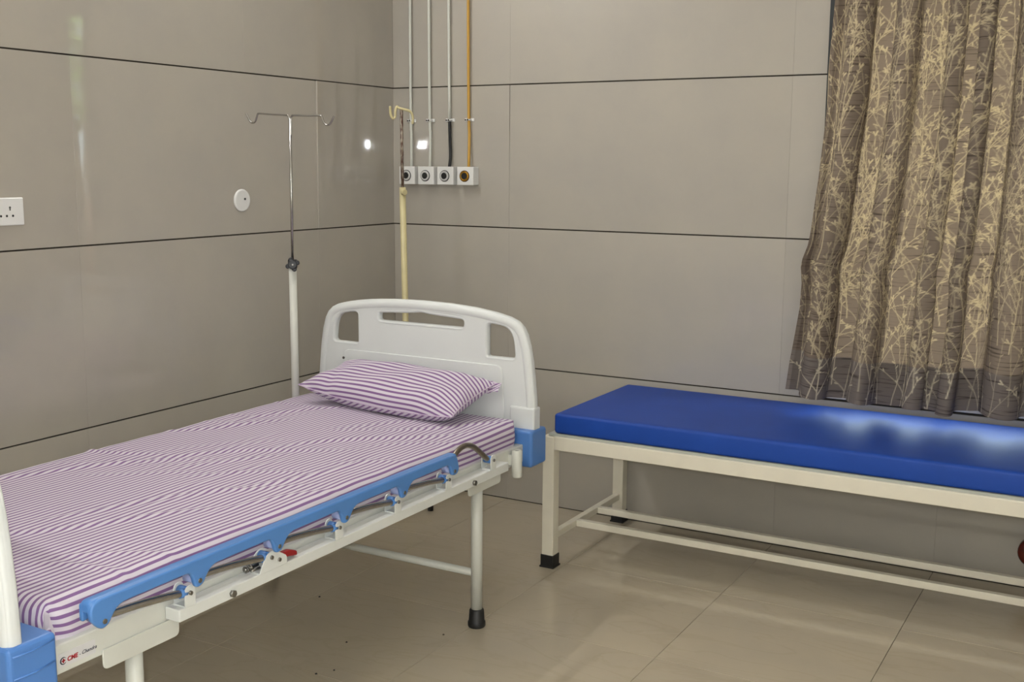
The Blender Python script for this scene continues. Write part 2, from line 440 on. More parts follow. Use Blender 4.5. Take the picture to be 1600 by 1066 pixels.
FZ0, FZ1 = 0.488, 0.548
XN, XF = 1.235, 0.365          # outer faces of the near and far side beams
YH, YF = -0.96, -2.936         # head and foot panel planes
for (xa, xb) in ((XN-0.03, XN), (XF, XF+0.03)):
    bp(B().box(xa, xb, YF+0.02, YH-0.02, FZ0, FZ1, 0.003), 'side_beam', CREAM)
for y in (YH-0.07, -1.27, -1.95, -2.66, YF+0.05):
    bp(B().box(XF+0.03, XN-0.03, y-0.02, y+0.02, FZ0+0.005, FZ1-0.012, 0.003), 'cross_beam', CREAM)
bp(B().box(XF+0.03, XN-0.03, YF+0.03, YH-0.05, FZ1-0.011, FZ1-0.006), 'bed_deck', CREAM)
# flanged bracket plates over the legs
for (y0, y1) in ((-1.362, -1.166), (-2.756, -2.552)):
    for s, X in ((1, XN), (-1, XF)):
        zt = FZ0+0.012
        out = rnd_poly([(y0, 0.457), (y1, 0.457), (y1, zt), (y0, zt)], [0.014, 0.014, 0.004, 0.004])
        bp(B().mesh(plate(out, (), 0.004, 0.001, 1, 'x', X+s*0.003)), 'leg_bracket', CREAM)
# legs with rubber boots
for x in (1.212, 0.352):
    for y in (-1.268, -2.655):
        lg = bp(B().cyl((x, y, 0.055), (x, y, FZ0+0.02), 0.0185, 20), 'leg', CREAM)
        t = B().tube([(x, y, 0.0), (x, y, 0.004), (x, y, 0.016), (x, y, 0.018), (x, y, 0.020), (x, y, 0.055), (x, y, 0.06)], 0.02, 20, True, [0.0265, 0.0285, 0.0285, 0.0272, 0.0255, 0.0235, 0.0205])
        bp(t, 'rubber_foot', BLACK, lg)
for y in (-1.268, -2.655):
    bp(B().cyl((0.352, y, 0.178), (1.21, y, 0.178), 0.0125, 14), 'leg_crossbar', CREAM)

# head and foot panels
def panel_outline():
    R = [(0.458, 0.50), (0.460, 0.60), (0.456, 0.70), (0.449, 0.77), (0.443, 0.82), (0.434, 0.87), (0.422, 0.910), (0.408, 0.934), (0.388, 0.952), (0.356, 0.965), (0.30, 0.977), (0.22, 0.988), (0.12, 0.995), (0.0, 0.9975)]
    return [(0.8+x, z) for x, z in R] + [(0.8-x, z) for x, z in reversed(R[:-1])]
def sm(pts, n=3):
    for _ in range(n):
        q = []
        for i in range(len(pts)):
            a = Vector(pts[i]); c = Vector(pts[(i+1) % len(pts)])
            q += [tuple(a*0.75+c*0.25), tuple(a*0.25+c*0.75)]
        pts = q
    return pts
HL = [(0.417, 0.826), (0.529, 0.826), (0.529, 0.940), (0.432, 0.930)]
HR = [(1.600-x, z) for x, z in HL]
HT = [(0.622, 0.911), (0.978, 0.911), (0.978, 0.949), (0.90, 0.9535), (0.8, 0.9555), (0.70, 0.9535), (0.622, 0.949)]
holes = [rnd_poly(HL, [0.02, 0.012, 0.02, 0.05], 6), rnd_poly(HR, [0.02, 0.012, 0.02, 0.05], 6), rnd_poly(HT, [0.02, 0.02, 0.02, 0.03, 0.03, 0.03, 0.02], 5)]
def make_panel(name, y, face, zs=1.0):
    """moulded end panel; face = -1 when the dished side looks to -y"""
    fz = lambda pts: [(px, 0.50+(pz-0.50)*zs) for px, pz in pts]
    out = fz(panel_outline()); hs = [fz(h) for h in holes]
    b = B().mesh(plate(out, hs, 0.030, 0.009, 4, 'y', y))
    # thick rounded rim round the outside, lips round the grips
    rim = []
    o2 = fz(panel_outline())
    cx = 0.8
    n = len(o2)
    ins = []
    for i in range(n):
        p = Vector(o2[i]); a = Vector(o2[i-1] if i else o2[0]); c = Vector(o2[(i+1) if i < n-1 else i])
        t = (c-a).normalized(); nn = Vector((-t.y, t.x))
        ins.append(p+nn*0.019)
    # densify
    pts = [Vector((p.x, y, p.y)) for p in ins]
    dense = []
    for i in range(n-1):
        p0 = pts[max(i-1, 0)]; p1 = pts[i]; p2 = pts[i+1]; p3 = pts[min(i+2, n-1)]
        for j in range(4):
            t = j/4
            dense.append(0.5*((2*p1)+(p2-p0)*t+(2*p0-5*p1+4*p2-p3)*t*t+(3*p1-p0-3*p2+p3)*t**3))
    dense.append(pts[-1])
    b.tube(dense, 0.0195, 14, True)
    for h in hs:
        c = sum((Vector(q) for q in h), Vector((0, 0)))/len(h)
        pp = []
        for q in h:
            d = (Vector(q)-c); d.normalize()
            q2 = Vector(q)+d*0.008
            pp.append((q2.x, y, q2.y))
        b.loop(pp, 0.008, 8, 2.1)
    o = bp(b, name, HEADP)
    # raised field of the lower panel
    fld = fz(rnd_poly([(0.452, 0.52), (1.148, 0.52), (1.135, 0.80), (0.465, 0.80)], [0.01, 0.01, 0.03, 0.03], 5))
    bp(B().mesh(plate(fld, (), 0.006, 0.003, 3, 'y', y+face*0.0165)), 'raised_field', HEADP, o)
    return o
head = make_panel('headboard', YH, -1)
bp(B().cyl((0.466, YH-0.019, 0.767), (0.466, YH-0.022, 0.767), 0.005, 10), 'screw', BOLT, head)
bp(B().box(1.165, 1.261, YH-0.0225, YH+0.0225, 0.585, 0.667, 0.006), 'stepped_post', HEADP, head)
bp(B().box(0.339, 0.435, YH-0.0225, YH+0.0225, 0.585, 0.667, 0.006), 'stepped_post', HEADP, head)
foot = make_panel('footboard', YF-0.027, 1)
# blue corner sockets that hold the panels
for X, s in ((1.255, 1), (0.345, -1)):
    for y in (YH, YF):
        x0, x1 = sorted((X+s*0.014, X-s*0.11))
        cs = bp(B().box(x0, x1, y-0.053, y+0.053, 0.470, 0.594, 0.010, 4), 'corner_socket', BLUEB)
        b = B()
        for z in (0.578, 0.535):
            b.tube([(x1-0.0 if s > 0 else x0, y-0.045, z), ((x1 if s > 0 else x0), y+0.0, z-0.002), ((x1 if s > 0 else x0), y+0.045, z+0.004)], 0.0022, 6)
        if y == YF: bp(b, 'moulded_rib', BLUEB, cs)
        else: b.bm.free()
# drip-pole sockets at the head corners
for X, s in ((1.262, 1), (0.338, -1)):
    sk = B()
    sk.tube([(X, -1.10, 0.462), (X, -1.10, 0.466), (X, -1.10, 0.548), (X, -1.10, 0.552)], 0.017, 20, False, [0.0155, 0.0172, 0.0172, 0.016])
    sk.tube([(X, -1.10, 0.552), (X, -1.10, 0.466)], 0.0145, 20, False)
    sk.box(min(X-s*0.03, X-s*0.012), max(X-s*0.03, X-s*0.012), -1.108, -1.092, 0.50, 0.535)
    so = bp(sk, 'drip_pole_socket', CREAM)
    bp(B().cyl((X, -1.10, 0.47), (X, -1.10, 0.546 if s > 0 else 0.48), 0.0143, 18), 'socket_bore', BLACK, so)

# ---- folding side rail
rail = bp(B().box(1.2375, 1.2800, -2.588, -1.185, 0.505, 0.533, 0.0025), 'side_rail_beam', WHITEM)
for y in (-2.431, -1.397):
    bp(B().cyl((1.279, y, 0.518), (1.288, y, 0.518), 0.0085, 6), 'bolt', BOLT, rail)
KY = [-2.802+0.2525*i for i in range(6)]
KZ = 0.5925; BZ = 0.563
BY = [-2.558+0.2545*i for i in range(6)]
for i, y in enumerate(BY):
    if i == 1: continue
    b = B()
    for X in (1.2845-0.003, 1.2485):
        out = rnd_poly([(y-0.0150, 0.5335), (y+0.0150, 0.5335), (y+0.0150, 0.580), (y-0.0150, 0.580)], [0, 0, 0.019, 0.019], 6)
        b.mesh(plate(out, (), 0.003, 0.0006, 1, 'x', X))
    b.box(1.2485, 1.2825, y-0.0135, y+0.0135, 0.533, 0.536)
    bo = bp(b, 'pivot_bracket', WHITEM, rail)
    bb = B().cyl((1.279, y, BZ), (1.287, y, BZ), 0.0048, 12); bp(bb, 'bolt', BOLT, rail)
    bp(B().cyl((1.2515, y, BZ), (1.2795, y, BZ), 0.0115, 16), 'pivot_sleeve', BLUEP, rail)
# latch plate with a red release lever
y = BY[1]
b = B()
out = rnd_poly([(-2.344, 0.5335), (-2.249, 0.5335), (-2.250, 0.553), (-2.288, 0.576), (-2.308, 0.578), (-2.325, 0.566)], [0.002, 0.002, 0.008, 0.012, 0.012, 0.012], 4)
for X in (1.2825, 1.2485): b.mesh(plate(out, (), 0.003, 0.0006, 1, 'x', X))
b.box(1.2485, 1.2825, -2.344, -2.249, 0.533, 0.536)
lat = bp(b, 'latch_bracket', WHITEM, rail)
for (yy, zz) in ((y, 0.563), (-2.277, 0.550)):
    bp(B().cyl((1.28, yy, zz), (1.2875, yy, zz), 0.005, 12), 'bolt', BOLT, rail)
bp(B().cyl((1.25, y, BZ), (1.28, y, BZ), 0.0115, 16), 'pivot_sleeve', BLUEP, rail)
b = B().cyl((1.266, -2.376, 0.551), (1.266, -2.33, 0.551), 0.004, 10)
b.cyl((1.266, -2.372, 0.551), (1.266, -2.366, 0.551), 0.0085, 12); b.cyl((1.266, -2.358, 0.551), (1.266, -2.350, 0.551), 0.0065, 12)
b.cyl((1.272, -2.36, 0.545), (1.272, -2.33, 0.545), 0.003, 8)
bp(b, 'spring_plunger', BOLT, rail)
lev = rnd_poly([(-2.29, 0.556), (-2.225, 0.556), (-2.200, 0.547), (-2.200, 0.535), (-2.23, 0.541), (-2.29, 0.547)], 0.005, 3)
o = bp(B().mesh(plate(lev, (), 0.016, 0.003, 2, 'x', 1.266)), 'release_lever', RED, rail); o['label'] = 'red release lever'

# blue hand rail: outline in the (y,z) plane with a knuckle at each post
def handle_outline():
    top = [(-2.829, 0.600), (-2.830, 0.617), (-2.825, 0.629), (-2.815, 0.635), (-2.800, 0.638), (-1.555, 0.640), (-1.535, 0.637), (-1.520, 0.627), (-1.515, 0.613)]
    bot = []
    for i in range(5, -1, -1):
        k = KY[i]
        if i == 5:
            bot += [(k+0.030, 0.594), (k+0.022, 0.580), (k+0.008, 0.5765), (k-0.004, 0.579)]
        else:
            bot += [(k+0.062, 0.613), (k+0.046, 0.6105), (k+0.034, 0.604), (k+0.025, 0.594), (k+0.016, 0.581), (k+0.004, 0.575), (k-0.006, 0.577)]
        if i > 0:
            bot += [(k-0.010, 0.586), (k-0.013, 0.598), (k-0.019, 0.609), (k-0.030, 0.6145), (k-0.045, 0.614)]
        else:
            bot += [(k-0.014, 0.584)]
    return top+bot
ho = sm(handle_outline(), 1)
b = B()
# front skin, full length; the back lip is shorter so the section is a channel
b.mesh(plate(ho, (), 0.012, 0.004, 3, 'x', 1.294))
topb = rnd_poly([(-2.829, 0.613), (-2.829, 0.638), (-1.516, 0.640), (-1.516, 0.615)], [0.004, 0.016, 0.016, 0.004], 5)
b.mesh(plate(topb, (), 0.034, 0.011, 4, 'x', 1.282))
bkl = rnd_poly([(-2.829, 0.592), (-2.829, 0.63), (-2.79, 0.63), (-2.80, 0.60)], 0.006, 3)
b.mesh(plate(bkl, (), 0.010, 0.003, 2, 'x', 1.270))
hand = bp(b, 'hand_rail', BLUEP); hand['label'] = 'light blue plastic hand rail'
for k in KY:
    bp(B().cyl((1.298, k+0.004, KZ-0.003), (1.3022, k+0.004, KZ-0.003), 0.0052, 12), 'bolt', BOLT, hand)
    bp(B().cyl((1.262, k+0.002, KZ), (1.288, k+0.002, KZ), 0.011, 14), 'bushing', LILAC, hand)
# posts folded down between hand rail and brackets
for i in range(6):
    if i == 5:
        pts = [(1.272, -1.530, 0.593), (1.272, -1.514, 0.606), (1.272, -1.497, 0.621), (1.272, -1.468, 0.636), (1.272, -1.43, 0.640), (1.272, -1.39, 0.628), (1.272, -1.35, 0.602), (1.270, -1.31, 0.574), (1.268, -1.286, 0.562)]
    else:
        y0, y1 = KY[i]+0.008, BY[i]-0.006
        pts = [(1.274, y0+(y1-y0)*t, KZ-0.004+(BZ-KZ+0.004)*t+0.004*math.sin(PI*t)) for t in [j/8 for j in range(9)]]
    dense = []
    n = len(pts); P = [Vector(p) for p in pts]
    for j in range(n-1):
        p0 = P[max(j-1, 0)]; p1 = P[j]; p2 = P[j+1]; p3 = P[min(j+2, n-1)]
        for q in range(3):
            t = q/3; dense.append(0.5*((2*p1)+(p2-p0)*t+(2*p0-5*p1+4*p2-p3)*t*t+(3*p1-p0-3*p2+p3)*t**3))
    dense.append(P[-1])
    bp(B().tube(dense, 0.0085, 12), 'folding_post', DULL if i == 5 else STEEL)
    bp(B().tube([P[-1]+(P[-1]-P[-2]).normalized()*(-0.017), P[-1]], 0.0098, 12), 'blue_sleeve', BLUEP)

# maker's label on the beam near the foot
def text_mesh(s, size, shear=0.0, bold=0.0):
    cu = bpy.data.curves.new('t', 'FONT'); cu.body = s; cu.size = size; cu.shear = shear; cu.extrude = 0.0002; cu.offset = bold
    o = bpy.data.objects.new('t', cu); C.objects.link(o)
    dg = bpy.context.evaluated_depsgraph_get(); dg.update()
    me = bpy.data.meshes.new_from_object(o.evaluated_get(dg), depsgraph=dg)
    w = max(v.co.x for v in me.vertices)-min(v.co.x for v in me.vertices)
    bpy.data.objects.remove(o); bpy.data.curves.remove(cu)
    return me, w
def put_text(s, size, y, z, m, par, shear=0.0, bold=0.0, rot=0.0):
    me, w = text_mesh(s, size, shear, bold)
    X = XN+0.0012
    me.transform(Matrix(((0, 0, 1, X), (1, 0, 0, y), (0, 1, 0, z), (0, 0, 0, 1))) @ Matrix.Rotation(rot, 4, 'Z'))
    bp(B().mesh(me), 'lettering', m, par)
    return w
lab = bp(B().mesh(plate(rnd_poly([(-2.858, 0.500), (-2.770, 0.500), (-2.770, 0.529), (-2.858, 0.529)], 0.004, 3), (), 0.0006, 0, 1, 'x', XN+0.0005)), 'maker_label', STICK)
w = put_text('CME', 0.0125, -2.8385, 0.5085, PRINTR, lab, 0.15, 0.0004)
put_text('-', 0.0105, -2.8385+w+0.0035, 0.509, PRINTK, lab)
put_text('Chandra', 0.0105, -2.8385+w+0.0085, 0.5095, PRINTK, lab, 0.45)
b = B(); cy, cz = -2.847, 0.5128
ring = []
for k in range(25):
    a = 0.6+k/24*(2*PI-1.2); ring.append((XN+0.0013, cy+0.0068*math.cos(a), cz+0.0068*math.sin(a)))
b.tube(ring, 0.0007, 6, True, [0.0003+0.0009*math.sin(PI*k/24) for k in range(25)])
bp(b, 'ring_emblem', PRINTK, lab)
b = B().box(XN+0.0009, XN+0.0014, cy-0.0014, cy+0.0014, cz-0.0042, cz+0.0042); b.box(XN+0.0009, XN+0.0014, cy-0.0042, cy+0.0042, cz-0.0014, cz+0.0014)
bp(b, 'cross_emblem', PRINTR, lab)

# ------------------------------------------------------------------ mattress with its sheet
MX0, MX1, MY0, MY1, MZ0, MZ1 = 0.325, 1.222, -2.872, -1.004, 0.5435, 0.632
mo = Vector((0.773, -1.94, MZ0))
mattress = tag(B().box(MX0+0.012, MX1-0.012, MY0+0.012, MY1-0.012, MZ0, MZ1-0.014, 0.015, 3).build('mattress', mat('mattress_ticking', lin(190, 180, 190), 0.9, noise=(30, 0.05)), None, mo),
               'thin mattress tightly wrapped in a purple and white striped sheet on the bed', 'mattress')
mattress.location = mo
def noise2(x, y, seed):
    r = np.random.RandomState(seed); out = np.zeros_like(x)
    for k in range(7):
        a = r.uniform(0, 2*PI); fq = r.uniform(0.6, 1.6); out += np.sin((x*np.cos(a)+y*np.sin(a))*fq*2*PI+r.uniform(0, 6.28))
    return out/7
def build_sheet():
    HX, HY = (MX1-MX0)/2, (MY1-MY0)/2
    drop = MZ1-MZ0
    ns, nt_ = 420, 430
    s = np.linspace(-HX-drop+0.004, HX+drop-0.004, ns); t = np.linspace(-HY-drop+0.004, HY+drop-0.004, nt_)
    S, T = np.meshgrid(s, t, indexing='ij')
    R = 0.034
    def wrap(a, H):
        # arc length -> (position along, drop) with a rounded edge of radius R
        q = np.abs(a); e = H-R; sg = np.sign(a)
        arc = np.clip((q-e)/R, 0, PI/2)
        pos = np.where(q < e, q, e+R*np.sin(arc)); d = np.where(q < e, 0, R*(1-np.cos(arc)))
        over = np.clip(q-e-R*PI/2, 0, None)
        return sg*pos, d+over
    X, dx = wrap(S, HX); Y, dy = wrap(T, HY)
    p = 4.0
    d = (dx**p+dy**p)**(1/p)
    d = np.minimum(d, drop-0.002)
    x = X.copy(); y = Y.copy(); z = -d
    # round the plan corners
    cr = 0.065
    ex = np.clip(np.abs(x)-(HX-cr), 0, None); ey = np.clip(np.abs(y)-(HY-cr), 0, None)
    rr = np.maximum(np.sqrt(ex**2+ey**2), 1e-9); k = np.where(rr > cr, cr/rr, 1)
    both = (ex > 0) & (ey > 0)
    x = np.where(both, np.sign(x)*(HX-cr+ex*k), x); y = np.where(both, np.sign(y)*(HY-cr+ey*k), y)
    # softness and creases
    h = 0.0035*noise2(S*2.2, T*1.4, 3)+0.0014*noise2(S*6, T*4, 5)
    r = np.random.RandomState(12)
    cre = [(-0.30, -0.25, 0.35, 0.9, 0.0045), (-0.05, 0.10, 0.30, 0.75, 0.0045), (0.15, -0.30, 0.30, 1.0, 0.004), (-0.33, 0.35, 0.2, 0.8, 0.005), (-0.25, 0.62, 0.22, 1.1, 0.004), (0.2, 0.45, 0.28, 0.9, 0.0045), (0.28, 0.05, 0.22, 1.2, 0.004), (0.05, -0.62, 0.35, 0.85, 0.0045), (0.30, 0.72, 0.2, 0.7, 0.004), (-0.38, -0.05, 0.15, 0.4, 0.005), (-0.4, -0.6, 0.18, 0.3, 0.004)]
    for _ in range(26): cre.append((r.uniform(-0.42, 0.42), r.uniform(-0.9, 0.9), r.uniform(0.06, 0.2), r.uniform(0.2, 1.4), r.uniform(0.0012, 0.003)))
    for (cx, cy_, L, a, am) in cre:
        # a: angle from the x axis
        dxx = S-cx; dyy = T-cy_
        along = dxx*math.cos(a)+dyy*math.sin(a); ac = -dxx*math.sin(a)+dyy*math.cos(a)+0.03*np.sin(along*9+cx*30)
        h += am*np.exp(-(along/L)**4)*np.exp(-(ac/0.012)**2)
        h -= 0.35*am*np.exp(-(along/L)**4)*np.exp(-((ac-0.022)/0.02)**2)
    topw = np.clip(1-d/0.05, 0, 1)
    z = z+h*topw+0.004*(1-(S/HX)**2)*topw*0
    side = np.clip(d/0.03, 0, 1)
    bulge = 0.004*np.sin(np.clip(d/drop, 0, 1)*PI)+0.003*noise2(T*4+S, d*20, 8)*side
    # fold at the near foot corner and gathers along the lower edge
    cor = np.exp(-((S-HX-0.04)/0.06)**2-((T+HY+0.03)/0.06)**2)
    bulge = bulge+0.010*cor*np.sin((S-T)*70+12*S)
    ox = np.where(dx > 0.001, np.sign(S), 0)*(dx >= dy); oy = np.where(dy > 0.001, np.sign(T), 0)*(dy > dx)
    x = x+ox*bulge*side; y = y+oy*bulge*side*0.5
    # the spare cloth at the foot corners is tucked back over the end as a pleat
    for sg in (1, -1):
        e = sg*S-HX
        w_ = np.clip((dy-dx)/0.025, 0, 1)*np.clip(e/0.01, 0, 1)*(T < 0)
        x = x-sg*w_*0.6*np.clip(e, 0, None)
        y = y-w_*(0.003+0.05*np.clip(e, 0, 0.09))
    verts = np.stack([x+0.5*(MX0+MX1), y+0.5*(MY0+MY1), z+MZ1], -1).reshape(-1, 3)
    idx = np.arange(ns*nt_).reshape(ns, nt_)
    faces = np.stack([idx[:-1, :-1], idx[1:, :-1], idx[1:, 1:], idx[:-1, 1:]], -1).reshape(-1, 4)
    warp = 0.0035*noise2(S*1.5, T*1.2, 21)+0.0012*noise2(S*5, T*4, 22)
    uv = np.stack([S+1.0+warp, T+2.0], -1).reshape(-1, 2)
    o = raw('bedsheet', verts.tolist(), faces.tolist(), SHEET, mattress, mo, True, uv)
    return o
build_sheet()

# ------------------------------------------------------------------ pillow
def build_pillow():
    FL = Vector((0.425, -1.185, 0.697)); FR = Vector((1.098, -1.235, 0.668)); BR = Vector((1.125, -1.004, 0.742)); BL = Vector((0.525, -1.012, 0.762))
    n, m_ = 96, 64
    nrm = Vector((0.02, -0.36, 0.93)).normalized()
    def surf(sign):
        V = []; UV = []
        for i in range(n+1):
            # denser towards the rim so that the full edge stays round
            u = math.sin((-1+2*i/n)*PI/2)
            cum = 0.0; prev = None; col = []
            for j in range(m_+1):
                v = math.sin((-1+2*j/m_)*PI/2)
                uu = u*(1-0.045*(1-abs(v)**2.4)*abs(u)); vv = v*(1-0.06*(1-abs(u)**2.4)*abs(v))
                a = (uu+1)/2; c = (vv+1)/2
                p = (FL*(1-a)+FR*a)*(1-c)+(BL*(1-a)+BR*a)*c
                p.z -= 0.026*(1-abs(u)**2.2)*(1-c)**1.5
                prof = max(0, (1-abs(u)**4.2))**0.55*max(0, (1-abs(v)**3.4))**0.55
                wr = 0.0022*math.sin(23*u+7*v)*(abs(u)**4)+0.002*math.sin(31*v+11*u)*abs(v)**4+0.003*math.sin(8*u-5*v)
                wr -= 0.006*math.exp(-((u+0.72+0.1*v)/0.06)**2)*(1-v)*0.5
                if sign > 0:
                    q = p+nrm*(0.056*prof*(1+0.10*math.sin(2.2*u+1.1))+wr*min(1, 5*prof))
                else:
                    q = p-nrm*(0.052*prof)+Vector((0, 0.012*prof, -0.014*prof))
                q.z = max(q.z, 0.6365+0.001*math.sin(9*u))
                q.y = min(q.y, YH-0.027)
                if prev is not None: cum += (q-prev).length
                prev = q; col.append(cum); V.append(q)
            mid = col[m_//2]
            for j in range(m_+1):
                v = -1+2*j/m_
                if sign > 0:
                    skew = 0.020*u*u+0.055*max(0, u-0.45)**2*(0.6+v*0.4)*4
                    UV.append((col[j]-mid+0.5+skew+0.004*math.sin(3*u+1), u))
                else: UV.append((col[j]-mid+0.5+0.21*u, u))
        return V, UV
    V1, U1 = surf(1); V2, U2 = surf(-1)
    F = []
    def quads(off, flip):
        for i in range(n):
            for j in range(m_):
                q = [off+i*(m_+1)+j, off+(i+1)*(m_+1)+j, off+(i+1)*(m_+1)+j+1, off+i*(m_+1)+j+1]
                F.append(tuple(reversed(q)) if flip else tuple(q))
    quads(0, False); quads(len(V1), True)
    po = Vector((0.78, -1.12, 0.6365))
    o = raw('pillow', V1+V2, F, SHEET, None, po, True, U1+U2); o.location = po
    tag(o, 'plump purple and white striped pillow leaning against the headboard', 'pillow')
    # seam piping round the edge
    per = []
    def edge(i, j): return V1[i*(m_+1)+j]
    for i in range(0, n, 2): per.append(edge(i, 0))
    for j in range(0, m_, 2): per.append(edge(n, j))
    for i in range(n, 0, -2): per.append(edge(i, m_))
    for j in range(m_, 0, -2): per.append(edge(0, j))
    per.append(per[0])
    uvm = SHEET
    b = B().tube(per, 0.0022, 6, False)
    sb = b.build('seam', mat('lilac_seam', lin(196, 178, 200), 0.9, noise=(300, 0.15)), o, po)
    # loose flap of the case at the head-side corner
    fl = []; fu = []; ff = []
    for i in range(7):
        for j in range(5):
            a = i/6; c = j/4
            fl.append(Vector((1.090+0.062*a, -1.004-0.030*c+0.004*math.sin(5*a), 0.742-0.030*c+0.008*a+0.004*math.sin(6*a+3*c))))
            fu.append((0.05*c+0.03*a, a*0.06))
    for i in range(6):
        for j in range(4): ff.append((i*5+j, (i+1)*5+j, (i+1)*5+j+1, i*5+j+1))
    raw('case_flap', fl, ff, SHEET, o, po, True, fu)
build_pillow()

# ------------------------------------------------------------------ bench
EO = Vector((2.03, -0.36, 0.0))
bench = empty('examination_bench', 'long cream metal bench with H-shaped foot rails under the curtained window', 'bench', EO)
def ep(bb, name, m, parent=None): return bb.build(name, m, parent or bench, EO)
EX0, EX1, EY0, EY1, EZ = 1.134, 2.93, -0.680, -0.012, 0.498
for x in (EX0, EX1-0.046):
    for y in (EY0, EY1-0.046):
        lg = ep(B().box(x, x+0.046, y, y+0.046, 0.02, EZ-0.002, 0.003), 'leg', CREAM2)
        b = B().box(x-0.003, x+0.049, y-0.003, y+0.049, 0.0, 0.048, 0.002); b.box(x-0.006, x+0.052, y-0.006, y+0.052, 0.0, 0.006, 0.001)
        ep(b, 'rubber_foot', BLACK, lg)
ep(B().box(EX0+0.046, EX1-0.046, EY0, EY0+0.046, EZ-0.05, EZ, 0.003), 'long_rail', CREAM2)
ep(B().box(EX0+0.046, EX1-0.046, EY1-0.046, EY1, EZ-0.05, EZ, 0.003), 'long_rail', CREAM2)
for x in (EX0, EX1-0.046):
    ep(B().box(x, x+0.046, EY0+0.046, EY1-0.046, EZ-0.05, EZ, 0.003), 'end_rail', CREAM2)
    ep(B().box(x+0.009, x+0.034, EY0+0.046, EY1-0.046, 0.098, 0.123, 0.002), 'side_stretcher', CREAM2)
for y in (-0.462, -0.272):
    ep(B().box(EX0+0.034, EX1-0.037, y, y+0.025, 0.098, 0.123, 0.002), 'foot_rail', CREAM2)
ep(B().box(EX0+0.02, EX1-0.02, EY0+0.008, EY1-0.006, EZ, EZ+0.009), 'top_board', BOARD)
def build_pad():
    # soft block with rounded edges, slightly crowned
    x0, x1, y0, y1, z0, z1 = 1.172, 2.905, -0.668, -0.016, EZ+0.0095, 0.581
    t = bmesh.new(); bmesh.ops.create_cube(t, size=1)
    for v in t.verts: v.co = Vector(((x0+x1)/2+v.co.x*(x1-x0), (y0+y1)/2+v.co.y*(y1-y0), (z0+z1)/2+v.co.z*(z1-z0)))
    bmesh.ops.bevel(t, geom=t.edges[:], offset=0.012, segments=4, affect='EDGES', profile=0.5)
    bmesh.ops.subdivide_edges(t, edges=[e for e in t.edges if e.calc_length() > 0.3], cuts=24, use_grid_fill=True)
    for v in t.verts:
        if v.co.z > z1-0.013:
            w = math.sin(PI*min(1, max(0, (v.co.x-x0)/(x1-x0))))*math.sin(PI*min(1, max(0, (v.co.y-y0)/(y1-y0))))
            v.co.z += 0.002*w+0.0012*math.sin(v.co.x*11+v.co.y*7)*w
    for f in t.faces: f.smooth = True
    po = Vector((2.03, -0.35, EZ+0.0095))
    b = B().add(t); o = b.build('bench_pad', BLUEV, None, po); o.location = po
    tag(o, 'royal blue vinyl pad lying on the cream metal bench', 'mattress')
build_pad()

# ------------------------------------------------------------------ drip poles
def dense(P, k=5):
    P = [Vector(p) for p in P]; n = len(P); out = []
    for j in range(n-1):
        p0 = P[max(j-1, 0)]; p1 = P[j]; p2 = P[j+1]; p3 = P[min(j+2, n-1)]
        for q in range(k):
            t = q/k; out.append(0.5*((2*p1)+(p2-p0)*t+(2*p0-5*p1+4*p2-p3)*t*t+(3*p1-p0-3*p2+p3)*t**3))
    return out+[P[-1]]
PX, PY = 0.338, -1.10
io = Vector((PX, PY, 0.48))
iv = empty('drip_pole', 'steel drip pole with two hooks and black knob, left of the headboard', 'drip pole', io)
B().cyl((PX, PY, 0.48), (PX, PY, 1.115), 0.0138, 20).build('lower_tube', CREAM, iv, io)
B().cyl((PX, PY, 1.10), (PX+0.004, PY, 1.622), 0.0048, 14).build('upper_rod', STEEL, iv, io)
b = B()
A = Vector((PX+0.004, PY, 0)); ang = math.radians(3)
def hp(d, z): return (A.x+d*math.cos(ang), A.y-d*math.sin(ang), z)
left = [hp(-0.003, 1.56), hp(-0.003, 1.615), hp(-0.008, 1.630), hp(-0.02, 1.634), hp(-0.09, 1.638), hp(-0.148, 1.642), hp(-0.156, 1.639), hp(-0.162, 1.628), hp(-0.168, 1.616), hp(-0.177, 1.610), hp(-0.188, 1.611), hp(-0.198, 1.620), hp(-0.206, 1.632), hp(-0.213, 1.643)]
right = [hp(0.003, 1.56), hp(0.003, 1.615), hp(0.008, 1.630), hp(0.02, 1.633), hp(0.08, 1.631), hp(0.138, 1.630), hp(0.147, 1.626), hp(0.152, 1.615), hp(0.159, 1.604), hp(0.169, 1.598), hp(0.180, 1.599), hp(0.189, 1.607), hp(0.196, 1.617), hp(0.202, 1.626)]
b.tube(dense(left), 0.0032, 10); b.tube(dense(right), 0.0032, 10)
b.build('hook_bar', STEEL, iv, io)
b = B()
kd = (CAM-Vector((PX, PY, 1.12))); kd.z = 0; kd.normalize(); ks = Vector((-kd.y, kd.x, 0))
kc = Vector((PX, PY, 1.113))+kd*0.03
b.cyl(kc-kd*0.012, kc+kd*0.010, 0.0165, 20, None, 0.003)
for q in range(4):
    a = 0.35+q*PI/2; c = kc+ks*(0.0175*math.cos(a))+Vector((0, 0, 0.0175*math.sin(a)))
    b.cyl(c-kd*0.009, c+kd*0.008, 0.0085, 14, None, 0.003)
b.cyl(kc-kd*0.03, kc-kd*0.01, 0.006, 10)
kn = b.build('clamp_knob', KNOBB, iv, io)
B().cyl(kc+kd*0.009, kc+kd*0.0115, 0.003, 8).build('screw', BOLT, kn, io)
B().cyl((PX, PY, 1.098), (PX, PY, 1.128), 0.0165, 18, None, 0.002).build('collar', KNOBB, iv, io)

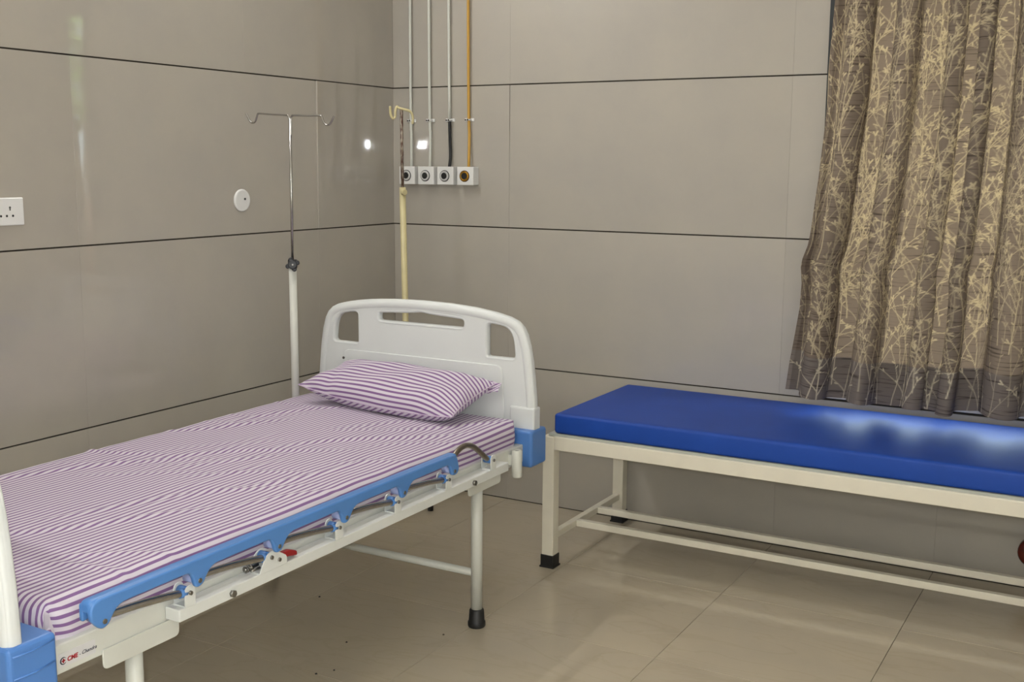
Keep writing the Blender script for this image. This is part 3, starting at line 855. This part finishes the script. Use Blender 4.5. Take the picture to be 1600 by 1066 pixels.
QX, QY = 0.283, -0.336
jo = Vector((QX, QY, 0))
iv2 = empty('drip_stand', 'old ivory drip stand with a rusty rod in the corner behind the headboard', 'drip stand', jo)
B().cyl((QX+0.022, QY, 0.03), (QX-0.001, QY, 1.372), 0.0132, 20).build('lower_tube', IVORY, iv2, jo)
B().cyl((QX-0.001, QY, 1.36), (QX-0.0035, QY, 1.688), 0.0066, 12).build('rusty_rod', RUST, iv2, jo)
b = B().cyl((QX+0.008, QY-0.012, 1.352), (QX+0.024, QY-0.018, 1.352), 0.013, 16, None, 0.003)
b.build('clamp_screw', IVORY, iv2, jo)
b = B()
q0 = Vector((QX-0.0035, QY, 1.686))
b.tube(dense([q0+Vector((0.034, 0.03, -0.056)), q0+Vector((0.036, 0.03, -0.030)), q0+Vector((0.030, 0.02, -0.006)), q0+Vector((0.006, 0, 0.004)), q0+Vector((-0.006, -0.01, 0.008)), q0+Vector((-0.012, -0.015, 0.013)), q0+Vector((-0.0155, -0.02, -0.004)), q0+Vector((-0.018, -0.02, -0.028)), q0+Vector((-0.0235, -0.028, -0.034)), q0+Vector((-0.029, -0.035, -0.016)), q0+Vector((-0.0275, -0.04, 0.014))]), 0.0052, 10)
b.build('hook', IVORY, iv2, jo)
for a in (0.15, 0.15+PI*2/3, 0.15+PI*4/3):
    d = Vector((math.cos(a), math.sin(a), 0)); c0 = Vector((QX+0.022, QY, 0))
    lg = B().tube([c0+Vector((0, 0, 0.075)), c0+Vector((0, 0, 0.06))+d*0.06, c0+Vector((0, 0, 0.03))+d*0.10], 0.009, 10).build('leg', IVORY, iv2, jo)
    B().cyl(c0+d*0.10, c0+d*0.10+Vector((0, 0, 0.032)), 0.0125, 12).build('rubber_foot', BLACK, lg, jo)

# ------------------------------------------------------------------ gas outlets and pipes on the back wall
px = [(0.1032, 0.1031, 0.1115), (0.2018, 0.2039, 0.2095), (0.3033, 0.307, 0.3099), (0.4013, 0.4048, 0.4098)]
pl_ = ['white painted gas pipe nearest the room corner', 'white painted gas pipe second from the room corner', 'white gas pipe whose lower end is sleeved in black', 'yellow painted gas pipe, rightmost of the four']
for i, (xt, xc, xb) in enumerate(px):
    pm = PIPEY if i == 3 else PIPEW
    pipe = empty('gas_pipe', pl_[i], 'pipe', (xc, -0.014, 1.44), 'gas pipes in the corner'); O = (xc, -0.014, 1.44)
    Y = -0.0135
    topz = 2.99
    if i == 2:
        B().tube(dense([(xt, Y, topz), (xt, Y, 2.1), (xc, Y, 1.655)], 3), 0.0062, 12).build('tube', pm, pipe, O)
        B().tube(dense([(xc, Y, 1.650), (xc+0.002, Y, 1.57), (xc+0.004, Y, 1.50), (xb, Y-0.009, 1.45)], 4), 0.0068, 12).build('black_sleeve', BLACK, pipe, O)
    else:
        B().tube(dense([(xt, Y, topz), (xt, Y, 2.1), (xc, Y, 1.66), (xc+0.003, Y, 1.60), (xb, Y-0.009, 1.45)], 3), 0.0062, 12).build('tube', pm, pipe, O)
    b = B().box(xc-0.024, xc+0.021, -0.0085, -0.0005, 1.6495, 1.6635, 0.002)
    b.tube([(xc-0.0085, -0.006, 1.6565), (xc-0.0085, -0.016, 1.6565), (xc-0.004, -0.0215, 1.6565), (xc+0.004, -0.0215, 1.6565), (xc+0.0085, -0.016, 1.6565), (xc+0.0085, -0.006, 1.6565)], 0.0036, 8)
    cl = b.build('pipe_clamp', WPL, pipe, O)
    for sx, sy in ((-0.0195, -0.0080), (0.0015, -0.0245)):
        B().cyl((xc+sx, sy, 1.6565), (xc+sx, sy-0.003, 1.6565), 0.0034, 10).build('screw', BLACK, cl, O)
ol = ['white square gas outlet in the corner, partly behind the drip stand', 'white square gas outlet under the second pipe', 'white square gas outlet under the black sleeved pipe', 'white square gas outlet with a brass ring under the yellow pipe']
def outlet(i, cx):
    cz = 1.418; d = 0.045; O = (cx, 0, cz)
    e = empty('gas_outlet', ol[i], 'gas outlet', O, 'gas outlets in a row')
    hw = 0.0415
    B().box(cx-hw, cx+hw, -d, -0.0003, cz-0.039, cz+0.039, 0.002, 2).build('box', WPL, e, O)
    ox = cx-0.003
    m1 = GOLD if i == 3 else CHROME
    def ring(r0, r1, h, m, name):
        n = 28; V = []; F = []
        for k in range(n):
            a = 2*PI*k/n; c, s = math.cos(a), math.sin(a)
            V += [(ox+r0*c, -d, cz-0.001+r0*s), (ox+r0*c, -d-h, cz-0.001+r0*s), (ox+r1*c, -d-h, cz-0.001+r1*s), (ox+r1*c, -d, cz-0.001+r1*s)]
        for k in range(n):
            j = (k+1) % n
            for q in range(3): F.append((4*k+q, 4*k+q+1, 4*j+q+1, 4*j+q))
        b = B(); me = bpy.data.meshes.new('r'); me.from_pydata(V, [], F); b.mesh(me)
        return b.build(name, m, e, O, True)
    ring(0.0215, 0.0245, 0.002, BLACK if i != 3 else BROWN, 'rim')
    ring(0.0135, 0.0215, 0.005, m1, 'ring')
    b = B().cyl((ox, -d+0.002, cz-0.001), (ox, -d-0.006, cz-0.001), 0.0138, 20)
    b.build('valve', BLACK, e, O)
for i, cx in enumerate((0.1025, 0.2025, 0.3034, 0.4058)): outlet(i, cx)

# ------------------------------------------------------------------ fittings on the left wall
O = (0, -0.988, 1.328)
dsc = empty('blanking_plate', 'round white blanking plate on the left wall', 'wall plate', O)
B().tube([(0.0003, -0.988, 1.328), (0.004, -0.988, 1.328), (0.007, -0.988, 1.328), (0.0085, -0.988, 1.328)], 0.04, 40, True, [0.0425, 0.0425, 0.0405, 0.037]).build('disc', WPL, dsc, O)
B().cyl((0.008, -0.978, 1.333), (0.0098, -0.978, 1.333), 0.0044, 12).build('hole', BLACK, dsc, O)
O = (0, -2.02, 1.318)
sk = empty('wall_socket', 'white three-pin power socket plate on the left wall, at the left edge', 'socket', O)
B().box(0.0003, 0.009, -2.100, -1.943, 1.277, 1.3605, 0.004, 3).build('plate', WPL, sk, O)
for (y, z, r) in ((-2.004, 1.306, 0.0036), (-1.983, 1.306, 0.0036), (-2.024, 1.306, 0.0036), (-2.045, 1.306, 0.0036)):
    B().cyl((0.0082, y, z), (0.0096, y, z), r, 12).build('pin_hole', BLACK, sk, O)
for y in (-1.992, -2.034):
    b = B().cyl((0.0082, y, 1.331), (0.0096, y, 1.331), 0.0036, 12); b.box(0.0082, 0.0096, y-0.002, y+0.002, 1.322, 1.33)
    b.build('earth_hole', mat('grey_recess', lin(90, 92, 86), 0.6), sk, O)

# round wooden knob of unclear use; fixing it to the wall is assumed
O = (2.735, 0, 0.158)
kb = empty('maroon_knob', 'round maroon wooden knob of unclear use low on the wall, right edge, under the bench', 'knob', O)
B().tube([(2.735, -0.0005, 0.158), (2.735, -0.02, 0.158), (2.735, -0.05, 0.158), (2.735, -0.058, 0.158), (2.735, -0.062, 0.158)], 0.05, 26, True, [0.022, 0.022, 0.045, 0.050, 0.050]).build('stem', MAROON, kb, O, False)
B().tube([(2.735, -0.06, 0.158), (2.735, -0.064, 0.158), (2.735, -0.088, 0.158), (2.735, -0.098, 0.158), (2.735, -0.101, 0.158)], 0.05, 26, True, [0.048, 0.052, 0.052, 0.045, 0.03]).build('knob_head', MAROON, kb, O)

# specks of dirt on the floor below the bed
rng = random.Random(3); b = B()
for (x, y) in ((1.02, -1.755), (1.158, -1.38), (0.93, -1.58), (0.99, -1.80), (0.62, -1.33), (1.42, -1.62)):
    r = rng.uniform(0.003, 0.0055)
    b.cyl((x, y, -0.0004), (x+0.001, y, 0.0022), r, 7, r*0.5)
dirt = tag(b.build('dirt_speck', BLACK), 'dark specks of dirt scattered on the floor tiles below the bed', 'dirt'); dirt['kind'] = 'stuff'

# tube lamp fitting, and an added batten for the fill light (out of frame)
lo = empty('tube_or_fill_light', 'white batten with a tube lamp high on the left wall', 'lamp', (0, -1.45, 2.78))
B().box(0.0, 0.045, -2.10, -0.80, 2.765, 2.815, 0.006).build('batten', WPL, lo, (0, -1.45, 2.78))
lo = empty('tube_or_fill_light', 'added unseen white batten for the fill light on the ceiling behind the viewer', 'lamp', (1.9, -4.6, CZ))
B().box(1.25, 2.55, -4.625, -4.575, 2.972, CZ-0.0005, 0.006).build('batten', WPL, lo, (1.9, -4.6, CZ))

# ------------------------------------------------------------------ curtain
def curtain_mat():
    m = bpy.data.materials.new('twig_print_curtain'); m.use_nodes = True
    nt = m.node_tree; nt.nodes.clear(); L = nt.links.new
    out = nt.nodes.new('ShaderNodeOutputMaterial')
    at = nt.nodes.new('ShaderNodeAttribute'); at.attribute_name = 'twig'
    hm = nt.nodes.new('ShaderNodeAttribute'); hm.attribute_name = 'hem'
    uv = nt.nodes.new('ShaderNodeUVMap'); uv.uv_map = 'UVMap'
    mp = nt.nodes.new('ShaderNodeMapping'); mp.inputs['Scale'].default_value = (9, 150, 1); L(uv.outputs[0], mp.inputs[0])
    n = nt.nodes.new('ShaderNodeTexNoise'); n.inputs['Scale'].default_value = 1.0; n.inputs['Detail'].default_value = 3; L(mp.outputs[0], n.inputs[0])
    r = nt.nodes.new('ShaderNodeValToRGB'); e = r.color_ramp.elements
    e[0].position = 0.30; e[0].color = lin(64, 58, 55); e[1].position = 0.45; e[1].color = lin(110, 102, 97)
    L(n.outputs['Fac'], r.inputs[0])
    mx = nt.nodes.new('ShaderNodeMix'); mx.data_type = 'RGBA'; L(at.outputs['Fac'], mx.inputs[0]); L(r.outputs[0], mx.inputs[6]); mx.inputs[7].default_value = lin(204, 193, 168)
    d = nt.nodes.new('ShaderNodeBsdfDiffuse'); L(mx.outputs[2], d.inputs[0])
    # light coming through the weave is warm
    tr_ = nt.nodes.new('ShaderNodeBsdfTranslucent')
    tm_ = nt.nodes.new('ShaderNodeMix'); tm_.data_type = 'RGBA'; tm_.blend_type = 'MULTIPLY'; tm_.inputs[0].default_value = 1.0
    tk = nt.nodes.new('ShaderNodeMix'); tk.data_type = 'RGBA'; L(at.outputs['Fac'], tk.inputs[0]); L(r.outputs[0], tk.inputs[6]); tk.inputs[7].default_value = lin(158, 148, 124)
    L(tk.outputs[2], tm_.inputs[6]); tm_.inputs[7].default_value = (1.0, 0.75, 0.56, 1)
    L(tm_.outputs[2], tr_.inputs[0])
    ms = nt.nodes.new('ShaderNodeMixShader')
    mr = nt.nodes.new('ShaderNodeMapRange'); L(hm.outputs['Fac'], mr.inputs[0]); mr.inputs[3].default_value = 0.54; mr.inputs[4].default_value = 0.02
    L(mr.outputs[0], ms.inputs[0]); L(d.outputs[0], ms.inputs[1]); L(tr_.outputs[0], ms.inputs[2])
    bpn = nt.nodes.new('ShaderNodeBump'); bpn.inputs['Strength'].default_value = 0.5; bpn.inputs['Distance'].default_value = 0.002
    L(n.outputs['Fac'], bpn.inputs['Height']); L(bpn.outputs[0], d.inputs['Normal'])
    L(ms.outputs[0], out.inputs[0])
    return m
CURT = curtain_mat()
def build_curtain():
    zb, zt = 0.646, 2.355
    XR = 3.16
    nu, nv = 820, 640
    Wc = 1.95; Hc = zt-zb
    u = np.linspace(0, Wc, nu); v = np.linspace(0, Hc, nv)
    U, V = np.meshgrid(u, v, indexing='ij'); un = U/Wc
    # left edge of the hanging cloth as a function of height
    zk = np.array([0.60, 0.64, 0.78, 0.95, 1.04, 1.10, 1.13, 1.18, 1.22, 1.45, 1.60, 1.70, 2.04, 2.4])
    xk = np.array([1.868, 1.871, 1.884, 1.897, 1.900, 1.893, 1.897, 1.913, 1.919, 1.940, 1.952, 1.959, 1.969, 1.974])
    Z = zb+V
    xl = np.interp(Z, zk, xk)
    # folds: uneven spacing, gathered tighter above
    r = np.random.RandomState(7)
    ph = un*2*PI*8.4+1.0*np.sin(un*2*PI*2.3+0.7)+0.7*np.sin(un*2*PI*4.1+2.0)+0.22*np.sin(V*2.1+un*9)
    amp = (0.046+0.018*np.sin(un*2*PI*4.1+1.0))*(1.0-0.18*V/Hc)
    amp = amp*np.clip(un/0.04, 0.25, 1)
    yw = amp*(np.sin(ph)+0.28*np.sin(2*ph+1.1+0.5*np.sin(V*1.7)))
    x = xl+(XR-xl)*un-0.0125*np.sin(2*ph)*np.clip(un/0.06, 0, 1)
    lean = 0.020*np.sin(un*12)*(1-V/Hc)
    y = -0.175+0.050*np.clip(V/1.3, 0, 1)+0.055*np.exp(-(un/0.04)**2)*(1-np.clip((Z-1.42)/0.35, 0, 1))*np.clip((Z-0.75)/0.2, 0, 1)+yw+0.006*np.sin(V*14+un*40)*np.exp(-((V-0.9)/0.8)**2)-0.022*np.exp(-((V-0.5)/0.35)**2)*np.exp(-((un-0.0)/0.02)**2)
    y += -0.006*(1-V/Hc)
    y = np.minimum(y, -0.012)
    zz = Z-0.008*np.clip((un-0.3)/0.4, 0, 1)*(1-V/Hc)+0.006*np.sin(un*2*PI*6.0+1.0)*(1-V/Hc)**3+0.010*np.sin(un*2*PI*1.3+2.2)*(1-V/Hc)**2+0.005*np.sin(U*80)*0
    # ---- twig pattern
    G = np.zeros((nu, nv), dtype=np.float32)
    du, dv_ = u[1], v[1]
    rg = random.Random(31)
    def seg(a, b, w, tone):
        x0 = min(a[0], b[0])-w*2; x1 = max(a[0], b[0])+w*2; y0 = min(a[1], b[1])-w*2; y1 = max(a[1], b[1])+w*2
        i0 = max(0, int(x0/du)); i1 = min(nu, int(x1/du)+2); j0 = max(0, int(y0/dv_)); j1 = min(nv, int(y1/dv_)+2)
        if i1 <= i0 or j1 <= j0: return
        A_ = U[i0:i1, j0:j1]-a[0]; B_ = V[i0:i1, j0:j1]-a[1]
        dx, dy = b[0]-a[0], b[1]-a[1]; l2 = dx*dx+dy*dy+1e-12
        t = np.clip((A_*dx+B_*dy)/l2, 0, 1)
        dist = np.hypot(A_-t*dx, B_-t*dy)
        g = np.clip((w-dist)/0.0020+0.5, 0, 1)*tone
        G[i0:i1, j0:j1] = np.maximum(G[i0:i1, j0:j1], g)
    def bud(p, a, l, w, tone):
        q = (p[0]+l*math.sin(a), p[1]+l*math.cos(a)); seg(p, ((p[0]+q[0])/2, (p[1]+q[1])/2), w*0.7, tone)
        seg(((p[0]+q[0])/2, (p[1]+q[1])/2), q, w, tone)
    def branch(p, a, L_, curl, w, tone, depth):
        n = max(3, int(L_/0.016)); st = L_/n; q = p; side = rg.choice((-1, 1))
        for k in range(n):
            a += curl/n+rg.uniform(-0.06, 0.06)
            q2 = (q[0]+st*math.sin(a), q[1]+st*math.cos(a))
            seg(q, q2, max(w*(1-0.55*k/n), 0.0007), tone)
            if k > 0 and rg.random() < (0.22 if depth else 0.12):
                bud(q2, a+side*rg.uniform(0.4, 0.9), rg.uniform(0.008, 0.017), 0.0016, tone); side = -side
            if depth < 2 and k > 1 and k < n-1 and rg.random() < (0.20 if depth == 0 else 0.07):
                s = rg.choice((-1, 1))
                branch(q2, a+s*rg.uniform(0.25, 0.6), L_*rg.uniform(0.25, 0.5), s*rg.choice((-0.3, -0.1, 0.2, 0.9)), w*0.8, tone, depth+1)
            q = q2
        bud(q, a+0.35, 0.016, 0.0022, tone); bud(q, a-0.35, 0.014, 0.002, tone)
    for row, v0 in enumerate((-0.03, 0.22, 0.50, 0.78, 1.06, 1.34, 1.6)):
        uu = rg.uniform(0, 0.04)
        while uu < Wc:
            branch((uu, v0+rg.uniform(-0.06, 0.10)), rg.uniform(-0.07, 0.07), rg.uniform(0.30, 0.55), rg.uniform(-0.2, 0.2), rg.uniform(0.0009, 0.0016), rg.choice((1.0, 0.95, 0.85, 0.45)), 0)
            uu += rg.uniform(0.026, 0.056)
    verts = np.stack([x, y, zz], -1).reshape(-1, 3)
    idx = np.arange(nu*nv).reshape(nu, nv)
    faces = np.stack([idx[:-1, :-1], idx[1:, :-1], idx[1:, 1:], idx[:-1, 1:]], -1).reshape(-1, 4)
    me = bpy.data.meshes.new('curtain')
    nV, nF = len(verts), len(faces)
    me.vertices.add(nV); me.vertices.foreach_set('co', (verts-np.array([2.5, -0.1, zb])).astype(np.float32).ravel())
    me.loops.add(nF*4); me.loops.foreach_set('vertex_index', faces.astype(np.int32).ravel())
    me.polygons.add(nF); me.polygons.foreach_set('loop_start', np.arange(0, nF*4, 4, dtype=np.int32)); me.polygons.foreach_set('loop_total', np.full(nF, 4, dtype=np.int32))
    me.polygons.foreach_set('use_smooth', np.ones(nF, dtype=bool))
    ul = me.uv_layers.new(name='UVMap')
    uvs = np.stack([U, V], -1).reshape(-1, 2).astype(np.float32); ul.data.foreach_set('uv', uvs[faces.ravel()].ravel())
    a1 = me.attributes.new('twig', 'FLOAT', 'POINT'); a1.data.foreach_set('value', G.ravel())
    hem = np.clip((0.150-V)/0.004, 0, 1).astype(np.float32)
    a2 = me.attributes.new('hem', 'FLOAT', 'POINT'); a2.data.foreach_set('value', hem.ravel())
    me.materials.append(CURT); me.update(); me.validate()
    o = link('curtain', me); o.location = (2.5, -0.1, zb)
    tag(o, 'long grey-brown curtain with a cream twig print hanging over the window', 'curtain')
    return o
cur = build_curtain()
# rail that carries it (out of frame)
cr = empty('curtain_rod', 'steel curtain rod on two brackets above the window', 'curtain rod', (2.5, -0.1, 2.38))
B().cyl((1.8, -0.1, 2.37), (3.3, -0.1, 2.37), 0.0125, 16).build('rod', STEEL, cr, (2.5, -0.1, 2.38))
for x in (1.86, 3.24):
    B().box(x-0.012, x+0.012, -0.112, -0.0005, 2.3835, 2.40, 0.002).build('rod_bracket', STEEL, cr, (2.5, -0.1, 2.38))
